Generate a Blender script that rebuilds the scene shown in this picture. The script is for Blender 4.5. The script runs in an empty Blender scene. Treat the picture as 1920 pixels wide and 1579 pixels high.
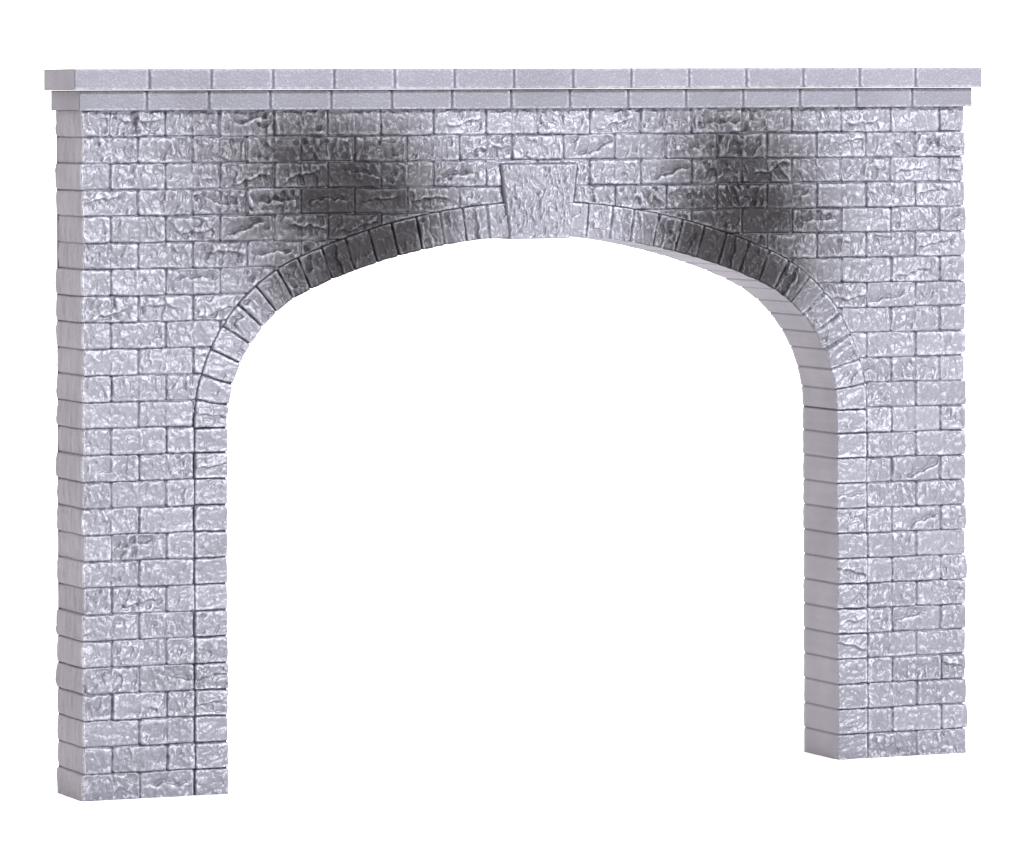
import bpy, math
import numpy as np

# ------------------------------------------------------------------ scene basics
S = 0.01                                   # one stone course = 1 cm: a display-size model portal
sc = bpy.context.scene
col = sc.collection
W_BRICK = 2.1956                           # brick length in courses
WID = 17 * W_BRICK                         # portal width
DEP = 3.09                                 # wall depth
CX = WID / 2
NROW = 26
R_H, R_C = 5.65, 24.41                     # haunch and crown radii of the three-centred arch
ZS, ZCROWN = 13.93, 21.05                  # springing and crown of the intrados
HX = 12.93 - R_H                           # haunch centre, from the middle
ZC = ZCROWN - R_C                          # crown centre height
T = 1.32                                   # arch ring thickness
A_T = math.atan2(ZS - ZC, HX)              # angle (from the x axis) of the tangent point

# ------------------------------------------------------------------ noise in numpy
def _hash(ix, iy, seed):
    h = (ix.astype(np.int64) * 374761393 + iy.astype(np.int64) * 668265263 + seed * 974634777) & 0xFFFFFFFF
    h = ((h ^ (h >> 13)) * 1274126177) & 0xFFFFFFFF
    h = ((h ^ (h >> 16)) * 2246822519) & 0xFFFFFFFF
    return (h ^ (h >> 15)) & 0xFFFFFFFF

def rnd(ix, iy, seed):
    ix, iy = np.broadcast_arrays(np.asarray(ix), np.asarray(iy))
    return _hash(ix, iy, seed) / 4294967295.0

def pn(x, y, seed=0):
    x0 = np.floor(x); y0 = np.floor(y)
    fx = x - x0; fy = y - y0
    ix = x0.astype(np.int64); iy = y0.astype(np.int64)
    u = fx * fx * fx * (fx * (fx * 6 - 15) + 10)
    v = fy * fy * fy * (fy * (fy * 6 - 15) + 10)
    def g(a, b, dx, dy):
        t = _hash(a, b, seed) * (2 * math.pi / 4294967296.0)
        return np.cos(t) * dx + np.sin(t) * dy
    n00 = g(ix, iy, fx, fy); n10 = g(ix + 1, iy, fx - 1, fy)
    n01 = g(ix, iy + 1, fx, fy - 1); n11 = g(ix + 1, iy + 1, fx - 1, fy - 1)
    return ((n00 * (1 - u) + n10 * u) * (1 - v) + (n01 * (1 - u) + n11 * u) * v) * 1.5

def facet(x, z, seed, tilt=0.6, flat=0.5):
    """chiselled facets: every cell of a jittered grid is a small tilted plane"""
    ix = np.floor(x).astype(np.int64); iz = np.floor(z).astype(np.int64)
    best = np.full(x.shape, 9.0); val = np.zeros(x.shape)
    for i in (-1, 0, 1):
        for j in (-1, 0, 1):
            a = ix + i; b = iz + j
            h = _hash(a, b, seed)
            px = a + 0.15 + 0.7 * (h & 1023) / 1023.0 - x; pz = b + 0.15 + 0.7 * ((h >> 10) & 1023) / 1023.0 - z
            d = px * px + pz * pz
            t = _hash(a, b, seed + 1)
            v = -(px * ((t & 1023) / 511.5 - 1) + pz * ((t >> 10 & 1023) / 511.5 - 1)) * tilt + ((t >> 20 & 1023) / 511.5 - 1) * flat
            m = d < best
            best = np.where(m, d, best); val = np.where(m, v, val)
    return val

def sstep(a, b, x):
    t = np.clip((x - a) / (b - a), 0, 1)
    return t * t * (3 - 2 * t)

def blur(a, r):
    for ax in (0, 1):
        p = np.pad(a, [(r, r) if k == ax else (0, 0) for k in (0, 1)], mode='edge')
        c = np.cumsum(p, axis=ax)
        c = np.concatenate([np.zeros_like(np.take(c, [0], axis=ax)), c], axis=ax)
        n = a.shape[ax]
        hi = np.take(c, np.arange(2 * r + 1, 2 * r + 1 + n), axis=ax)
        lo = np.take(c, np.arange(0, n), axis=ax)
        a = (hi - lo) / (2 * r + 1)
    return a

def relief(x, z, si, sj, seed, amp):
    """split stone: rounded lumps parted by crevices, each stone with its own piece of noise"""
    ox = rnd(si, sj, seed + 1) * 900; oz = rnd(si, sj, seed + 2) * 900
    lean = (rnd(si, sj, seed + 3) - 0.45) * 1.3
    X = x + ox; Z = z + oz
    wx = X + 0.08 * pn(X * 1.9, Z * 1.9, seed + 11); wz = Z + 0.08 * pn(X * 1.9 + 40, Z * 1.9, seed + 12)
    a = pn(wx * 1.1, wz * 1.4, seed + 13)
    b = np.abs(pn(wx * 2.7 + lean * wz, wz * 1.9, seed + 14)) ** 0.75
    c = np.abs(pn(wx * 5.6 + lean * wz * 2, wz * 4.4, seed + 15)) ** 0.8
    d = pn(wx * 11.5, wz * 10.5, seed + 16)
    e = pn(X * 21, Z * 20, seed + 17)
    mixb = 0.35 + 1.0 * rnd(si, sj, seed + 4)
    f = pn(wx * 6.2 + lean * wz * 2.2, wz * 5.2, seed + 18)
    g1 = facet(wx * 2.2 + lean * wz * 1.3, wz * 1.6, seed + 19, 0.9, 0.35)
    g2 = facet(wx * 4.9 + lean * wz * 2.4, wz * 3.5, seed + 20, 0.9, 0.35)
    h = 0.09 * a + 0.07 * mixb * (b - 0.32) + 0.02 * (c - 0.3) + 0.118 * mixb * g1 + 0.085 * g2 + 0.020 * f + 0.022 * d + 0.006 * e
    h = h * 0.6 + 0.4 * blur(h, 1)
    # a broken ledge on some of the stones
    has = rnd(si, sj, seed + 5) < 0.2
    sign = np.where(rnd(si, sj, seed + 6) < 0.6, 1.0, -1.0)
    slope = (rnd(si, sj, seed + 7) - 0.4) * 0.7
    return 0.88 * h * amp, has, sign, slope

def soot_at(x, z):
    """airbrushed smoke stain over each track, painted on the portal"""
    dx = x - CX
    def blob(x0, z0, a, b, rot):
        c, s = math.cos(rot), math.sin(rot)
        u = ((dx - x0) * c + (z - z0) * s) / a; v = (-(dx - x0) * s + (z - z0) * c) / b
        return np.exp(-(u * u + v * v) ** 0.95)
    s = 0.95 * blob(-7.5, 22.4, 2.9, 1.9, 0.05) + 0.42 * blob(-9.2, 24.4, 3.4, 1.7, -0.1) + 0.9 * blob(-7.6, 20.4, 3.0, 1.1, 0.36)
    s += 0.26 * blob(-9.8, 22.6, 3.8, 2.8, 0.2) + 0.10 * blob(-12.0, 23.6, 4.6, 3.4, 0)
    s += 0.95 * blob(9.1, 22.0, 2.4, 1.9, -0.3) + 0.42 * blob(8.4, 24.6, 3.0, 1.8, -0.2) + 1.05 * blob(8.3, 20.1, 3.0, 1.1, -0.42)
    s += 0.22 * blob(9.6, 21.4, 3.8, 3.0, -0.2)
    return 1.12 * s * (1 + 0.22 * pn(x * 0.8, z * 0.8, 77))

# ------------------------------------------------------------------ mesh builder
class Shell:
    def __init__(self):
        self.v = []; self.f = []; self.a = {'soot': [], 'cav': [], 'joint_or_shade': [], 'paint': [], 'tint': []}; self.n = 0; self.smooth = []
    def grid(self, co, attrs, keep=None, flip=False, closed_u=False):
        """co: (ny, nx, 3)"""
        ny, nx = co.shape[:2]
        idx = np.arange(ny * nx).reshape(ny, nx)
        if closed_u:
            nxt = np.roll(idx, -1, axis=1)
            q = np.stack([idx[:-1], nxt[:-1], nxt[1:], idx[1:]], -1)
        else:
            q = np.stack([idx[:-1, :-1], idx[:-1, 1:], idx[1:, 1:], idx[1:, :-1]], -1)
        if keep is not None: q = q[keep]
        q = q.reshape(-1, 4)
        if flip: q = q[:, ::-1]
        used = np.zeros(ny * nx, bool); used[q.ravel()] = True
        remap = np.cumsum(used) - 1
        self.v.append(co.reshape(-1, 3)[used])
        for k in self.a:
            self.a[k].append(np.broadcast_to(attrs.get(k, 0.0), (ny, nx)).reshape(-1)[used].astype(np.float32))
        self.f.append(remap[q] + self.n); self.smooth.append(np.ones(len(q), bool))
        self.n += int(used.sum())
    def quad(self, pts, **attrs):
        self.v.append(np.array(pts, float))
        for k in self.a: self.a[k].append(np.full(4, attrs.get(k, 0.0), np.float32))
        self.f.append(np.array([[0, 1, 2, 3]]) + self.n); self.smooth.append(np.zeros(1, bool)); self.n += 4
    def build(self, name, mat, parent, origin=(0, 0, 0)):
        v = (np.concatenate(self.v) - np.array(origin)) * S
        f = np.concatenate(self.f); sm = np.concatenate(self.smooth)
        me = bpy.data.meshes.new(name)
        me.vertices.add(len(v)); me.vertices.foreach_set('co', v.astype(np.float32).ravel())
        me.loops.add(f.size); me.loops.foreach_set('vertex_index', f.astype(np.int32).ravel())
        me.polygons.add(len(f))
        me.polygons.foreach_set('loop_start', (np.arange(len(f)) * 4).astype(np.int32))
        me.polygons.foreach_set('use_smooth', sm)
        me.update(calc_edges=True); me.validate()
        for k, lst in self.a.items():
            at = me.attributes.new(k, 'FLOAT', 'POINT'); at.data.foreach_set('value', np.concatenate(lst).astype(np.float32))
        me.materials.append(mat)
        o = bpy.data.objects.new(name, me); col.objects.link(o)
        o.parent = parent; o.location = tuple(c * S for c in origin)
        return o

def ext_dist(x, z):
    """distance outside the outer line of the arch ring and its jambs (negative inside)"""
    ax = np.abs(x - CX)
    jamb = ax - (12.93 + T)
    hd = np.hypot(ax - HX, z - ZS) - (R_H + T)
    cd = np.hypot(ax, z - ZC) - (R_C + T)
    ang = np.arctan2(z - ZC, ax)
    arch = np.where(ang > A_T, cd, hd)
    return np.where(z < ZS, jamb, arch)

KB, KT, KWB, KWT = 20.93, 23.86, 1.255, 1.62     # keystone: bottom, top, half widths
def key_dist(x, z):
    hw = KWB + (KWT - KWB) * (z - KB) / (KT - KB)
    return np.maximum(np.abs(x - CX) - hw, z - KT)

# ------------------------------------------------------------------ materials
def nodes(m):
    m.use_nodes = True
    nt = m.node_tree; nt.nodes.clear()
    return nt, nt.nodes, nt.links

def stone_material(name, plain, paint, dry, wash, grain=1.0, wash_amt=0.75, dry_amt=0.6, metal=0.20, spec=0.55, specks=0.2):
    m = bpy.data.materials.new(name); nt, N, L = nodes(m)
    out = N.new('ShaderNodeOutputMaterial'); bs = N.new('ShaderNodeBsdfPrincipled')
    L.new(bs.outputs[0], out.inputs[0])
    def attr(n):
        a = N.new('ShaderNodeAttribute'); a.attribute_name = n; return a.outputs['Fac']
    def rgb(c):
        r = N.new('ShaderNodeRGB'); r.outputs[0].default_value = (*c, 1); return r.outputs[0]
    def mix(f, a, b):
        x = N.new('ShaderNodeMix'); x.data_type = 'RGBA'
        if isinstance(f, float): x.inputs[0].default_value = f
        else: L.new(f, x.inputs[0])
        L.new(a, x.inputs[6]); L.new(b, x.inputs[7]); return x.outputs[2]
    def ramp(v, a, b, lo=0.0, hi=1.0):
        r = N.new('ShaderNodeMapRange'); r.inputs[1].default_value = a; r.inputs[2].default_value = b
        r.inputs[3].default_value = lo; r.inputs[4].default_value = hi; r.clamp = True
        L.new(v, r.inputs[0]); return r.outputs[0]
    def mul(a, b):
        x = N.new('ShaderNodeMath'); x.operation = 'MULTIPLY'
        for k, s in enumerate((a, b)):
            if isinstance(s, float): x.inputs[k].default_value = s
            else: L.new(s, x.inputs[k])
        return x.outputs[0]
    tc = N.new('ShaderNodeTexCoord')
    def noise(scale, detail, rough=0.6):
        n = N.new('ShaderNodeTexNoise'); n.inputs['Scale'].default_value = scale / S
        n.inputs['Detail'].default_value = detail; n.inputs['Roughness'].default_value = rough
        L.new(tc.outputs['Object'], n.inputs['Vector']); return n.outputs['Fac']
    fine = noise(7.5, 3); broad = noise(0.35, 3); speck = noise(16, 2)
    c = mix(attr('paint'), rgb(plain), rgb(paint))
    # dry-brushed pale paint on what stands proud, plus highlights painted on the cap edges, broken up by the grain
    cav = attr('cav')
    d = mul(ramp(cav, 0.002, 0.045), ramp(fine, 0.38, 0.62))
    d = mul(mul(d, attr('paint')), dry_amt)
    c = mix(d, c, rgb(dry))
    # pale specks of paint
    c = mix(mul(mul(ramp(speck, 0.58, 0.7), attr('paint')), specks), c, rgb(dry))
    # thin dark wash run into the joints, and the shade lines painted under the caps
    c = mix(mul(mul(attr('joint_or_shade'), wash_amt), ramp(attr('soot'), 0.1, 0.9, 1.0, 0.3)), c, rgb(wash))
    # mottling of the cast and the tint of each stone
    hs = N.new('ShaderNodeHueSaturation'); L.new(c, hs.inputs['Color'])
    add = N.new('ShaderNodeMath'); add.operation = 'ADD'
    L.new(ramp(broad, 0.3, 0.7, 0.9, 1.1), add.inputs[0]); L.new(attr('tint'), add.inputs[1])
    L.new(add.outputs[0], hs.inputs['Value'])
    c = hs.outputs[0]
    # smoke stain
    sn = N.new('ShaderNodeMath'); sn.operation = 'MULTIPLY'
    L.new(attr('soot'), sn.inputs[0]); L.new(ramp(fine, 0.25, 0.75, 0.85, 1.1), sn.inputs[1])
    ex = N.new('ShaderNodeMath'); ex.operation = 'POWER'; ex.inputs[0].default_value = 0.045; L.new(sn.outputs[0], ex.inputs[1])   # thicker soot lets less paint show
    c = mix(ex.outputs[0], rgb((0.012, 0.0105, 0.0115)), c)
    L.new(c, bs.inputs['Base Color'])
    L.new(ramp(attr('paint'), 0, 1, 0.65, 0.39), bs.inputs['Roughness'])          # bare cast is matt, painted faces have a satin sheen
    L.new(mul(ramp(attr('paint'), 0, 1, 0.12, spec), ramp(attr('soot'), 0.0, 1.0, 1.0, 0.2)), bs.inputs['Specular IOR Level'])
    L.new(mul(ramp(attr('paint'), 0, 1, 0.0, metal), ramp(attr('soot'), 0.0, 0.5, 1.0, 0.0)), bs.inputs['Metallic'])   # silver in the paint
    bp = N.new('ShaderNodeBump'); bp.inputs['Strength'].default_value = 0.55 * grain; bp.inputs['Distance'].default_value = 0.045 * S
    L.new(noise(9.0, 4, 0.65), bp.inputs['Height']); L.new(bp.outputs[0], bs.inputs['Normal'])
    return m

PLAIN = (0.151, 0.142, 0.158); PAINT = (0.110, 0.107, 0.127); DRY = (0.36, 0.36, 0.40); WASH = (0.058, 0.057, 0.088)
m_wall = stone_material('grey_painted_stone', PLAIN, PAINT, DRY, WASH)
m_ring = stone_material('grey_painted_arch_stone', PLAIN, PAINT, DRY, WASH)
m_cap = stone_material('smooth_grey_cap_stone', PLAIN, (0.111, 0.107, 0.126), DRY, WASH, grain=1.2, dry_amt=0.35, metal=0.0, spec=0.25, specks=0.22)

# ------------------------------------------------------------------ the portal
portal = bpy.data.objects.new('tunnel_portal', None); col.objects.link(portal)
portal['label'] = 'grey stone-block model tunnel portal with wide arch, keystone and sooty stains'
portal['category'] = 'tunnel portal'

def path_wrap(x0, x1, yf, yb, nx, ns):
    """x, y, normal and path position along left side, front, right side"""
    sy = np.linspace(yb, yf, ns + 1)[:-1]
    fx = np.linspace(x0, x1, nx)
    x = np.concatenate([np.full(ns, x0), fx, np.full(ns, x1)])
    y = np.concatenate([sy, np.full(nx, yf), sy[::-1]])
    nxv = np.concatenate([np.full(ns, -1.0), np.zeros(nx), np.full(ns, 1.0)])
    nyv = np.concatenate([np.zeros(ns), np.full(nx, -1.0), np.zeros(ns)])
    nxv[ns] = -1.0; nxv[ns + nx - 1] = 1.0
    front = np.concatenate([np.zeros(ns, bool), np.ones(nx, bool), np.zeros(ns, bool)])
    return x, y, nxv, nyv, front

# ---- wall of rock-faced blocks
def make_wall():
    ns, nx = 40, 17 * 66 + 1
    nz = 26 * 30 + 2
    zrow = np.concatenate([np.linspace(0, 26, 26 * 30 + 1), [26.06]])
    x, y, ux, uy, front = path_wrap(0, WID, 0, DEP, nx, ns)
    X = np.broadcast_to(x, (nz, len(x))).copy(); Y = np.broadcast_to(y, (nz, len(x))).copy()
    Z = np.broadcast_to(zrow[:, None], (nz, len(x))).copy()
    side = ~front
    # wandering joints
    k = np.clip(np.floor(26 - Z + 0.0), 0, 25).astype(int)
    jz = 0.010 * pn(X * 0.8 + Y, Z * 0.0 + np.round(Z) * 7.3, 5)
    zz = Z + jz
    k = np.clip(np.floor(26 - zz), 0, 25).astype(int)
    dzl = np.minimum(zz - np.floor(zz), np.ceil(zz) - zz)
    dzl = np.where((zz > 25.5) & (26 - zz < 0.5), np.minimum(zz - 25, 1.0), dzl)      # top course runs up under the cap
    dzl = np.where(zz < 0.5, 0.5, dzl)
    xx = X + 0.012 * pn(Z * 1.3, X * 0.3 + k * 3.1, 6)
    t = xx / W_BRICK - np.where(k % 2 == 0, 0.5, 0.0)
    b = np.floor(t).astype(int)
    dx = np.minimum(t - b, b + 1 - t) * W_BRICK
    # the outer ends: no seam at the very corner
    dx = np.where((X < 0.5) | (X > WID - 0.5), np.where((k % 2 == 0) | (X < 0.5) | (X > WID - .5), np.minimum(np.abs(xx - 0.0) + 0.5, np.abs(WID - xx) + 0.5), dx), dx)
    de = ext_dist(X, Z); dk = key_dist(X, Z)
    dd = np.minimum(de + 0.016, np.where(Z > KT - 0.05, dk + 0.05, np.where(X > CX, dk - 0.085, dk + 0.018)))
    dd = np.where(side, 9, dd)
    dx = np.where(side, 9, dx)
    b = np.where(side, np.where(X < CX, -3, 40), b)
    kk = k + 50
    # distance with rounded corners
    r = 0.12
    qx = np.maximum(r - dx, 0); qz = np.maximum(r - dzl, 0)
    dist = np.where((qx > 0) & (qz > 0), r - np.hypot(qx, qz), np.minimum(dx, dzl))
    dist = np.minimum(dist, dd)
    dist = dist + 0.012 * pn(X * 5, Z * 5 + Y * 5, 8)
    gw = 0.007 + 0.014 * rnd(b, kk, 21)
    body = sstep(gw - 0.012, gw + 0.028, dist)
    amp = (0.55 + 0.65 * rnd(b, kk, 22)) * (0.84 + 0.28 * sstep(15, 24, Z)) * 0.92
    amp = np.where(side, 0.35, amp)
    hb = np.where(side, b, np.floor(xx / (W_BRICK / 2)).astype(int) + 60)          # the mould repeats in half-brick stamps
    amp = amp * np.where(side, 1.0, 0.72 + 0.56 * rnd(hb, kk, 27))
    h, has, sign, slope = relief(np.where(side, Y * 1.6 + 300, X), np.where(side, Z * 0.4, Z), hb, kk, 100, amp)
    has = rnd(b, kk, 28) < np.where(Z > 18, 0.28, 0.12)
    sign = np.where(rnd(b, kk, 29) < 0.6, 1.0, -1.0); slope = (rnd(b, kk, 30) - 0.4) * 0.7
    # ledges
    zc = (26 - k - 0.5) + (rnd(b, kk, 31) - 0.5) * 0.3
    xc = (b + 0.5 + np.where(k % 2 == 0, 0.5, 0.0)) * W_BRICK + (rnd(b, kk, 32) - 0.5) * 0.8
    line = zc + slope * (X - xc) + 0.16 * pn(X * 1.8 + b * 13, k * 5.5 + 0 * X, 33) + 0.06 * pn(X * 5 + b * 3, k * 2.5 + 0 * X, 34)
    ext = sstep(0.95, 0.55, np.abs(X - xc)) * np.where(has & ~side, 1.0, 0.0)
    h = h + ext * sign * 0.09 * np.tanh((Z - line) / 0.025) * np.exp(-np.abs(Z - line) / 0.35)
    h = h * (0.45 + 0.55 * sstep(0.0, 0.3, WID - X))
    edge = sstep(gw, gw + 0.13, dist)
    off = (rnd(b, kk, 23) - 0.5) * 0.07
    tilt = (rnd(b, kk, 24) - 0.5) * 0.05 * (X - xc)
    off = np.where(side, (rnd(b, kk, 25) - 0.5) * 0.10, off + np.clip(tilt, -0.06, 0.06))
    # side courses bulge a little between their joints
    bulge = np.where(side, 0.03 * sstep(0.0, 0.35, dzl), 0)
    H = -0.13 + body * (0.13 + off + bulge) + h * (0.25 + 0.75 * edge) * body
    H = np.where(side & (dist < 0.2), np.maximum(H, -0.10), H)
    # courses meet the ring
    inside = sstep(0.02, -0.06, np.minimum(de, dk)) * front
    H = H * (1 - inside) - 0.13 * inside
    cav = (H - blur(H, 5)) * body * (1 - inside)
    cav[:, ns - 1:ns + 2] += 0.12
    # corner columns: front columns next to the corner take the side offset in x
    co = np.stack([X + ux * np.where(side, H, 0), Y + uy * H, Z], -1)
    for c_i, nb, s in ((ns, ns - 1, -1), (ns + nx - 1, ns + nx, 1)):
        hs = H[:, nb]
        for j in range(5):
            ci = c_i + (j if s < 0 else -j)
            co[:, ci, 0] += s * hs * (1 - j / 5.0)
        for j in range(3):                                        # and the side columns follow the front relief
            cn = nb - j if s < 0 else nb + j
            co[:, cn, 1] += -H[:, c_i] * (0.6 - 0.2 * j)
    joint_or_shade = 1 - sstep(gw - 0.005, gw + 0.022, dist)
    joint_or_shade = np.maximum(joint_or_shade, np.where(side, 0, sstep(25.93, 25.96, Z)))  # shade under the frieze painted as a dark line on the wall top
    st = soot_at(X, Z) * (0.86 + 0.3 * rnd(b, kk, 41))
    soot = np.where(front, np.clip(st * np.clip(1.0 - 8.0 * cav, 0.42, 2.0), 0, 1.7), 0) * (1 - 0.7 * joint_or_shade)
    tint = (rnd(b, kk, 42) - 0.5) * 0.16
    q = lambda a: a
    mx = np.maximum(np.maximum(dd[:-1, :-1], dd[:-1, 1:]), np.maximum(dd[1:, :-1], dd[1:, 1:]))
    pf = front.astype(float); pf[ns - 1] = 0.8
    sh = Shell()
    sh.grid(co, dict(soot=soot, cav=cav, joint_or_shade=joint_or_shade * np.where(side, 0.55, 1.0), paint=pf[None, :] * np.ones((nz, 1)), tint=np.where(side, tint * 0.5, tint)), keep=mx > -0.28)
    # back: two piers and the wall over the arch, plain
    def back(xs, z0, z1):
        n = len(xs); P = np.zeros((2, n, 3)); P[0, :, 0] = xs; P[1, :, 0] = xs; P[:, :, 1] = DEP; P[0, :, 2] = z0; P[1, :, 2] = z1
        sh.grid(P, {}, flip=True)
    xo = 12.93 + T
    back(np.array([0.0, CX - xo]), 0.0, 26.0); back(np.array([CX + xo, WID]), 0.0, 26.0)
    xs = np.linspace(-xo, xo, 161)
    a = np.abs(xs)
    xt = (R_C + T) * math.cos(A_T)
    ze = np.where(a < xt, ZC + np.sqrt(np.maximum((R_C + T) ** 2 - a * a, 0)), ZS + np.sqrt(np.maximum((R_H + T) ** 2 - (a - HX) ** 2, 0)))
    back(CX + xs, ze, 26.0)
    for xa, xb in ((0.02, CX - xo), (CX + xo, WID - 0.02)):
        sh.quad([(xa, 0.03, 0.004), (xa, DEP, 0.004), (xb, DEP, 0.004), (xb, 0.03, 0.004)])
    return sh.build('wall', m_wall, portal)
wall = make_wall()

# ---- dressed blocks swept along a line (arch ring, jambs)
def sweep(name, s, joints, pos, r_of, seed, soot_on=True, amp0=1.0):
    """s: samples along the line; pos(s, r) -> x, z, and the outward unit direction of r"""
    nr = 46
    rf = np.linspace(T, 0.0, nr)
    ys = np.concatenate([[0.04, 0.09, 0.16], np.linspace(0.3, DEP, 14)])
    ns = len(s)
    jd = np.min(np.abs(s[:, None] - joints[None, :]), axis=1)
    cell = np.searchsorted(joints, s)
    # front
    Sg = np.broadcast_to(s[:, None], (ns, nr)); Rg = np.broadcast_to(rf[None, :], (ns, nr))
    sj = Sg + 0.02 * pn(Rg * 1.5, Sg * 0.4, seed + 1)
    dS = np.min(np.abs(sj[:, :, None] - joints[None, None, :]), axis=2)
    ce = np.searchsorted(joints, sj.ravel()).reshape(sj.shape)
    dE = np.minimum(T - Rg + (0.014 if soot_on else 0.004), Rg + 0.10)                      # outer line has half a groove, inner edge is an arris
    r = 0.10
    qx = np.maximum(r - dS, 0); qz = np.maximum(r - dE, 0)
    dist = np.where((qx > 0) & (qz > 0), r - np.hypot(qx, qz), np.minimum(dS, dE)) + 0.010 * pn(Sg * 5, Rg * 5, seed + 2)
    gw = 0.007 + 0.014 * rnd(ce, ce * 0 + 3, seed + 3)
    body = sstep(gw - 0.012, gw + 0.028, dist); edge = sstep(gw, gw + 0.13, dist)
    amp = (0.5 + 0.7 * rnd(ce, ce * 0 + 4, seed + 4)) * amp0
    # the grain of the arch stones runs along the radius
    h, has, sign, slope = relief(Sg * 1.05, Rg * (0.72 if soot_on else 1.0) + 0.3 * Sg * (0 if soot_on else 1), ce, ce * 0 + 5, seed + 200, amp)
    mid = np.concatenate([[joints[0]], (joints[1:] + joints[:-1]) / 2, [joints[-1]]])[np.clip(ce, 0, len(joints))]
    line = mid + slope * (Rg - T / 2) + 0.12 * pn(Rg * 2.2 + ce * 7, ce * 3.3, seed + 5)
    h = h + np.where(has, 1.0, 0) * sign * 0.08 * np.tanh((Sg - line) / 0.022) * np.exp(-np.abs(Sg - line) / 0.3)
    off = 0.06 + (rnd(ce, ce * 0 + 6, seed + 6) - 0.5) * 0.07
    H = -0.13 + body * (0.13 + off) + h * (0.25 + 0.75 * edge) * body
    cav = (H - blur(H, 4)) * body
    joint_or_shade = 1 - sstep(gw - 0.005, gw + 0.022, dist)
    # soffit: smooth, thin joints
    jr = 0.035 + 0 * jd
    gs = 1 - sstep(0.012, 0.06, jd)
    cols = []; at = {k: [] for k in ('soot', 'cav', 'joint_or_shade', 'paint', 'tint')}
    tint = (rnd(ce, ce * 0 + 7, seed + 7) - 0.5) * 0.14
    def put(rr, yy, so, cv, jo, pa, ti):
        x, z = pos(s, rr)
        cols.append(np.stack([x, np.broadcast_to(yy, x.shape), z], -1))
        for k, v in zip(('soot', 'cav', 'joint_or_shade', 'paint', 'tint'), (so, cv, jo, pa, ti)): at[k].append(np.broadcast_to(v, x.shape))
    joint_or_shade = joint_or_shade * 0.75
    put(np.full(ns, T), np.full(ns, DEP), 0, 0, 0, 0, 0)
    put(np.full(ns, T), np.full(ns, 0.25), 0, 0, 0, 0, 0)
    jog = 0.018 * (rnd(cell, cell * 0 + 8, seed + 8) - 0.5) + 0.018 * pn(s * 3.1, s * 0 + 2.2, seed + 9)
    for j in range(nr):
        rr = np.full(ns, rf[j]) + (jog + 0.05 * gs if j == nr - 1 else 0)
        x, z = pos(s, rr)
        so = np.clip(soot_at(x, z) * (0.8 + 0.4 * rnd(ce[:, j], ce[:, j] * 0 + 9, seed + 10)) * np.clip(1 - 8 * cav[:, j], 0.42, 2.0) * (1 + 0.9 * (rf[j] < 0.07)), 0, 1.6) if soot_on else 0
        rim = 0.035 if j == nr - 1 else 0.0
        put(rr, -H[:, j] + rim, so, cav[:, j], joint_or_shade[:, j], 1.0, tint[:, j])
    for y in ys:
        put(jog + 0.05 * gs, np.full(ns, y), 0, 0, gs * 0.75, 0, tint[:, -1] * 0.4)
    co = np.stack(cols, 1)
    sh = Shell()
    sh.grid(co, {k: np.stack(v, 1) for k, v in at.items()}, closed_u=True, flip=False)
    # flat ends, so the block is a solid
    for i, yf in ((0, 0.0), (ns - 1, 0.0)):
        xa, za = pos(s[i:i + 1], np.array([T])); xb, zb = pos(s[i:i + 1], np.array([0.0]))
        p = [(xa[0], DEP, za[0]), (xa[0], 0.1, za[0]), (xb[0], 0.1, zb[0]), (xb[0], DEP, zb[0])]
        sh.quad(p if i == 0 else p[::-1])
    return sh.build(name, m_ring, portal)

LH = R_H * A_T                                       # haunch arc length at the intrados
LC = R_C * (math.pi / 2 - A_T)
XJ17 = 2.055
def arch_pos(s, r):
    half = LH + LC
    left = s <= half
    t = np.where(left, s, 2 * half - s)
    a_h = t / R_H                                    # angle on the haunch from the horizontal
    a_c = A_T + (t - LH) / R_C
    on_h = t < LH
    ax = np.where(on_h, HX + (R_H + r) * np.cos(a_h), (R_C + r) * np.cos(a_c))
    z = np.where(on_h, ZS + (R_H + r) * np.sin(a_h), ZC + (R_C + r) * np.sin(a_c))
    return np.where(left, CX - ax, CX + ax), z
half = LH + LC
s17 = LH + R_C * (math.acos(XJ17 / R_C) - A_T)
jl = np.concatenate([np.linspace(0, LH, 9), np.linspace(LH, s17, 9)[1:]])
rj = np.random.RandomState(4)
jl[1:] += rj.uniform(-0.03, 0.03, len(jl) - 1)
jr_ = 2 * half - jl[::-1] + rj.uniform(-0.03, 0.03, len(jl))
jr_[-1] = 2 * half
arch_joints = np.concatenate([jl, jr_])
arch = sweep('arch_ring', np.linspace(0.001, 2 * half - 0.001, 1060), arch_joints, arch_pos, None, 500)

def jamb(sgn, seed):
    n = 14
    js = np.concatenate([np.arange(0, 14), [ZS]]).astype(float)
    js[1:14] = np.arange(1, 14)
    joints = js.copy(); joints[0] = -1.0
    def pos(s, r):
        return CX + sgn * (12.93 + r) + 0 * s, s + 0 * r
    if sgn > 0:
        # run downwards so that the faces keep their outward side
        def pos2(s, r): return CX + (12.93 + r) + 0 * s, (ZS - s) + 0 * r
        j2 = np.sort(ZS - joints)
        return sweep('jamb', np.linspace(0.001, ZS - 0.001, 470), j2, pos2, None, seed, False, 0.8)
    return sweep('jamb', np.linspace(0.001, ZS - 0.001, 470), joints, pos, None, seed, False, 0.8)
jamb(-1, 700); jamb(1, 900)

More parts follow.
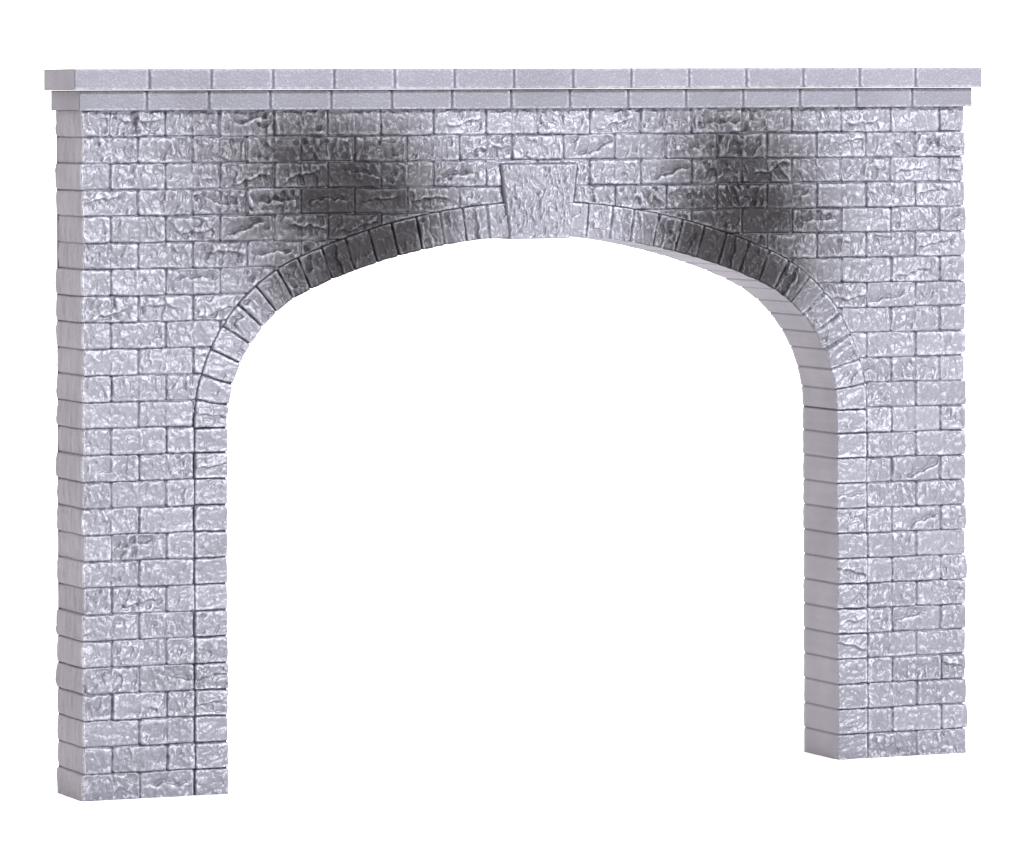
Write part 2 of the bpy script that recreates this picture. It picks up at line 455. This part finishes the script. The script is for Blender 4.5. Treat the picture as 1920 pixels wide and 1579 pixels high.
# ---- keystone
def make_keystone():
    nz, nx = 118, 122
    z = np.linspace(KB, KT, nz); a = np.linspace(-1, 1, nx)
    Z, A = np.meshgrid(z, a, indexing='ij')
    hw = KWB + (KWT - KWB) * (Z - KB) / (KT - KB) - 0.004
    X = CX + A * hw
    X = X + np.where(np.abs(A) > 0.999, 0.014 * pn(Z * 3, A * 3, 61), 0)
    d = np.minimum(np.minimum((1 - np.abs(A)) * hw, KT - Z), Z - KB)
    ox = 0 * A.astype(int)
    wx = X + 0.18 * pn(X * 1.3, Z * 1.3, 62)
    b = np.abs(pn(wx * 2.3 + Z * 0.5, Z * 0.95, 63)) ** 0.8
    c = np.abs(pn(wx * 4.8 - Z * 0.6, Z * 2.2, 64)) ** 0.8
    h = 0.06 * pn(wx * 0.9, Z * 0.8, 65) + 0.15 * (b - 0.3) + 0.10 * (c - 0.3) + 0.06 * facet(wx * 3.2, Z * 1.8, 68, 0.9, 0.3) + 0.05 * facet(wx * 6, Z * 3.4, 70, 0.9, 0.3) + 0.03 * pn(wx * 10, Z * 6, 66) + 0.012 * pn(X * 20, Z * 18, 67)
    H = 0.22 + h * 0.9 * (0.4 + 0.6 * sstep(0, 0.15, d)) - 0.06 * sstep(0.06, 0.0, d)
    cav = H - blur(H, 4)
    Y = -H
    sh = Shell()
    sh.grid(np.stack([X, Y, Z], -1), dict(cav=cav, paint=1.0, tint=0.07, joint_or_shade=0.8 * sstep(0.045, 0.015, np.minimum((1 - np.abs(A)) * hw, KT - Z)), soot=np.clip(soot_at(X, Z), 0, 1.4)))
    # sides, top and soffit to just short of the back
    yb = DEP - 0.03
    def strip(px, py, pz, flip):
        n = len(px); ys = np.linspace(0, 1, 6)
        P = np.zeros((6, n, 3))
        for i, t in enumerate(ys):
            P[i, :, 0] = px; P[i, :, 1] = py * (1 - t) + yb * t; P[i, :, 2] = pz
        sh.grid(P, dict(tint=0.0), flip=flip)
    strip(X[:, 0], Y[:, 0], Z[:, 0], False); strip(X[:, -1], Y[:, -1], Z[:, -1], True)
    strip(X[0], Y[0], Z[0], True); strip(X[-1], Y[-1], Z[-1], False)
    sh.quad([(X[0, 0], yb, KB), (X[-1, 0], yb, KT), (X[-1, -1], yb, KT), (X[0, -1], yb, KB)])
    return sh.build('keystone', m_ring, arch)
make_keystone()

# ---- the two courses of smooth cap stones
def make_cap(name, oh, proud, z0, z1, seed, tint0):
    ns, nx, nz = 26, 1240, 34
    x, y, ux, uy, front = path_wrap(-oh, WID + oh, -proud, DEP, nx, ns)
    zr = np.linspace(z0, z1, nz)
    X = np.broadcast_to(x, (nz, len(x))).copy(); Y = np.broadcast_to(y, (nz, len(x))).copy(); Z = np.broadcast_to(zr[:, None], X.shape).copy()
    side = ~front
    t = (X - CX) / 2.493 + 0.5
    b = np.clip(np.floor(t).astype(int), -7, 7)
    dx = np.where(b <= -7, np.abs((t + 6)) * 2.493, np.where(b >= 7, np.abs(t - 7) * 2.493, np.minimum(t - b, b + 1 - t) * 2.493))
    dx = np.where(side, 9, dx)
    dz = np.minimum(Z - z0, z1 - Z)
    r = 0.08
    qx = np.maximum(r - dx, 0); qz = np.maximum(r - dz, 0)
    d = np.where((qx > 0) & (qz > 0), r - np.hypot(qx, qz), np.minimum(dx, dz + 0.035))
    gw = 0.022
    body = sstep(gw - 0.012, gw + 0.04, d)
    h = 0.006 * pn(X * 3 + Y * 3, Z * 3, seed) + 0.006 * pn(X * 9 + Y * 9, Z * 9, seed + 1) + 0.008 * pn(X * 17 + Y * 17, Z * 17, seed + 2)
    off = (rnd(b, b * 0, seed + 3) - 0.5) * 0.02
    H = -0.09 + body * (0.09 + np.where(side, 0, off) + h * np.where(side, 0.5, 1))
    cav = (H - blur(H, 4)) * body * 1.8
    co = np.stack([X + ux * np.where(side, H, 0), Y + uy * H, Z], -1)
    joint_or_shade = 0.8 * (1 - sstep(gw - 0.014, gw + 0.014, np.where(side, 9, dx)))
    if name == 'frieze': joint_or_shade = np.maximum(joint_or_shade, np.where(side, 0, 1 - sstep(0.03, 0.055, z1 - Z)))  # shadow of the gap under the coping, painted as a dark line
    lip_highlight = np.maximum(sstep(0.09, 0.05, Z - z0), sstep(0.10, 0.06, np.where(((t - b) * 2.493 < 0.3) & (b > -7), (t - b) * 2.493, 9))) * (d > 0.03) * ~side
    cav = cav + 0.03 * lip_highlight  # bright highlight painted along the bottom and left block edges
    sh = Shell()
    soot = np.clip(soot_at(X, Z), 0, 1) * 0.15 * front
    sh.grid(co, dict(soot=soot, cav=cav, joint_or_shade=joint_or_shade, paint=front.astype(float)[None, :] * np.ones((nz, 1)), tint=tint0 + np.where(side, 0, (rnd(b, b * 0, seed + 4) - 0.5) * 0.08)))
    # back, and the top and bottom beds following the worked edge of the front
    P = np.zeros((2, 2, 3)); P[:, :, 1] = DEP; P[:, 0, 0] = -oh; P[:, 1, 0] = WID + oh; P[0, :, 2] = z0; P[1, :, 2] = z1
    sh.grid(P, {}, flip=True)
    f = np.where(front)[0]
    for row, zz, fl in ((0, z0, True), (-1, z1, False)):
        E = co[row][f]; B = E.copy(); B[:, 1] = DEP
        sh.grid(np.stack([E, B]), dict(tint=tint0), flip=fl)
    return sh.build(name, m_cap, portal)
make_cap('frieze', 0.22, 0.30, 26.0, 26.765, 810, -0.12)
make_cap('coping', 0.50, 0.60, 26.775, 27.57, 830, -0.02)

# ------------------------------------------------------------------ white photo table
def plane_mat():
    m = bpy.data.materials.new('matt_white_sweep'); nt, N, L = nodes(m)
    out = N.new('ShaderNodeOutputMaterial'); bs = N.new('ShaderNodeBsdfPrincipled'); L.new(bs.outputs[0], out.inputs[0])
    nz = N.new('ShaderNodeTexNoise'); nz.inputs['Scale'].default_value = 40
    mr = N.new('ShaderNodeMapRange'); mr.inputs[3].default_value = 0.93; mr.inputs[4].default_value = 0.96
    L.new(nz.outputs['Fac'], mr.inputs[0])
    cb = N.new('ShaderNodeCombineColor')
    for k in range(3): L.new(mr.outputs[0], cb.inputs[k])
    L.new(cb.outputs[0], bs.inputs['Base Color'])
    bs.inputs['Roughness'].default_value = 1.0; bs.inputs['Specular IOR Level'].default_value = 0.0
    return m
me = bpy.data.meshes.new('white_table')
g = 30.0
me.from_pydata([(-g, -g, 0), (g, -g, 0), (g, g, 0), (-g, g, 0)], [], [(0, 1, 2, 3)]); me.update()
me.materials.append(plane_mat())
tb = bpy.data.objects.new('white_table', me); col.objects.link(tb); tb['kind'] = 'structure'

# ------------------------------------------------------------------ light: a surround graded by direction and one soft lamp
wd = bpy.data.worlds.new('World'); sc.world = wd; wd.use_nodes = True
wn = wd.node_tree; bg = wn.nodes['Background']
tcw = wn.nodes.new('ShaderNodeTexCoord'); 
mw = wn.nodes.new('ShaderNodeMapRange'); mw.interpolation_type = 'SMOOTHSTEP'
mw.inputs[1].default_value = -0.05; mw.inputs[2].default_value = 0.50; mw.inputs[3].default_value = 0.16; mw.inputs[4].default_value = 3.3
dot = wn.nodes.new('ShaderNodeVectorMath'); dot.operation = 'DOT_PRODUCT'; dot.inputs[1].default_value = (0.0, 0.85, 0.53)
wn.links.new(tcw.outputs['Generated'], dot.inputs[0]); wn.links.new(dot.outputs['Value'], mw.inputs[0]); wn.links.new(mw.outputs[0], bg.inputs['Strength'])
bg.inputs['Color'].default_value = (1.0, 0.975, 0.985, 1)          # made-up surround: white behind and above, dimmed in front to bring out relief

def area(name, loc, target, size, power, colour):
    l = bpy.data.lights.new(name, 'AREA'); l.shape = 'DISK'; l.size = size; l.energy = power; l.color = colour
    o = bpy.data.objects.new(name, l); col.objects.link(o); o.location = loc
    from mathutils import Vector
    o.rotation_euler = (Vector(target) - Vector(loc)).to_track_quat('-Z', 'Y').to_euler()
    return o
mid = (CX * S, 0, 14 * S)
d = np.array([0.26, -0.80, 0.50]); d /= np.linalg.norm(d)
area('key_lamp', tuple(np.array(mid) + d * 2.6), mid, 0.42, 168, (0.94, 0.96, 1.0))

# ------------------------------------------------------------------ camera
from mathutils import Matrix, Vector
yaw, pit, rol, fpx, pcx, pcy = 0.404522895, 0.00551652, -0.00345338, 10603.338, 976.299, 113.307
C = np.array([-68.634786, -202.22598, 26.662855]) * S
fw = np.array([math.sin(yaw) * math.cos(pit), math.cos(yaw) * math.cos(pit), math.sin(pit)])
r0 = np.array([math.cos(yaw), -math.sin(yaw), 0]); u0 = np.cross(r0, fw)
r2 = math.cos(rol) * r0 + math.sin(rol) * u0; u2 = -math.sin(rol) * r0 + math.cos(rol) * u0
cam = bpy.data.cameras.new('camera'); co_ = bpy.data.objects.new('camera', cam); col.objects.link(co_)
M = Matrix.Identity(4)
for i in range(3):
    M[i][0] = r2[i]; M[i][1] = u2[i]; M[i][2] = -fw[i]; M[i][3] = C[i]
co_.matrix_world = M
cam.sensor_fit = 'HORIZONTAL'; cam.sensor_width = 36; cam.lens = 36 * fpx / 1920
cam.shift_x = (960 - pcx) / 1920; cam.shift_y = (pcy - 789.5) / 1920
cam.clip_start = 0.05; cam.clip_end = 200
sc.camera = co_
sc.view_settings.view_transform = 'Standard'; sc.view_settings.look = 'None'
sc.view_settings.exposure = 0; sc.view_settings.gamma = 1; sc.view_settings.use_curve_mapping = False
sc.render.film_transparent = False
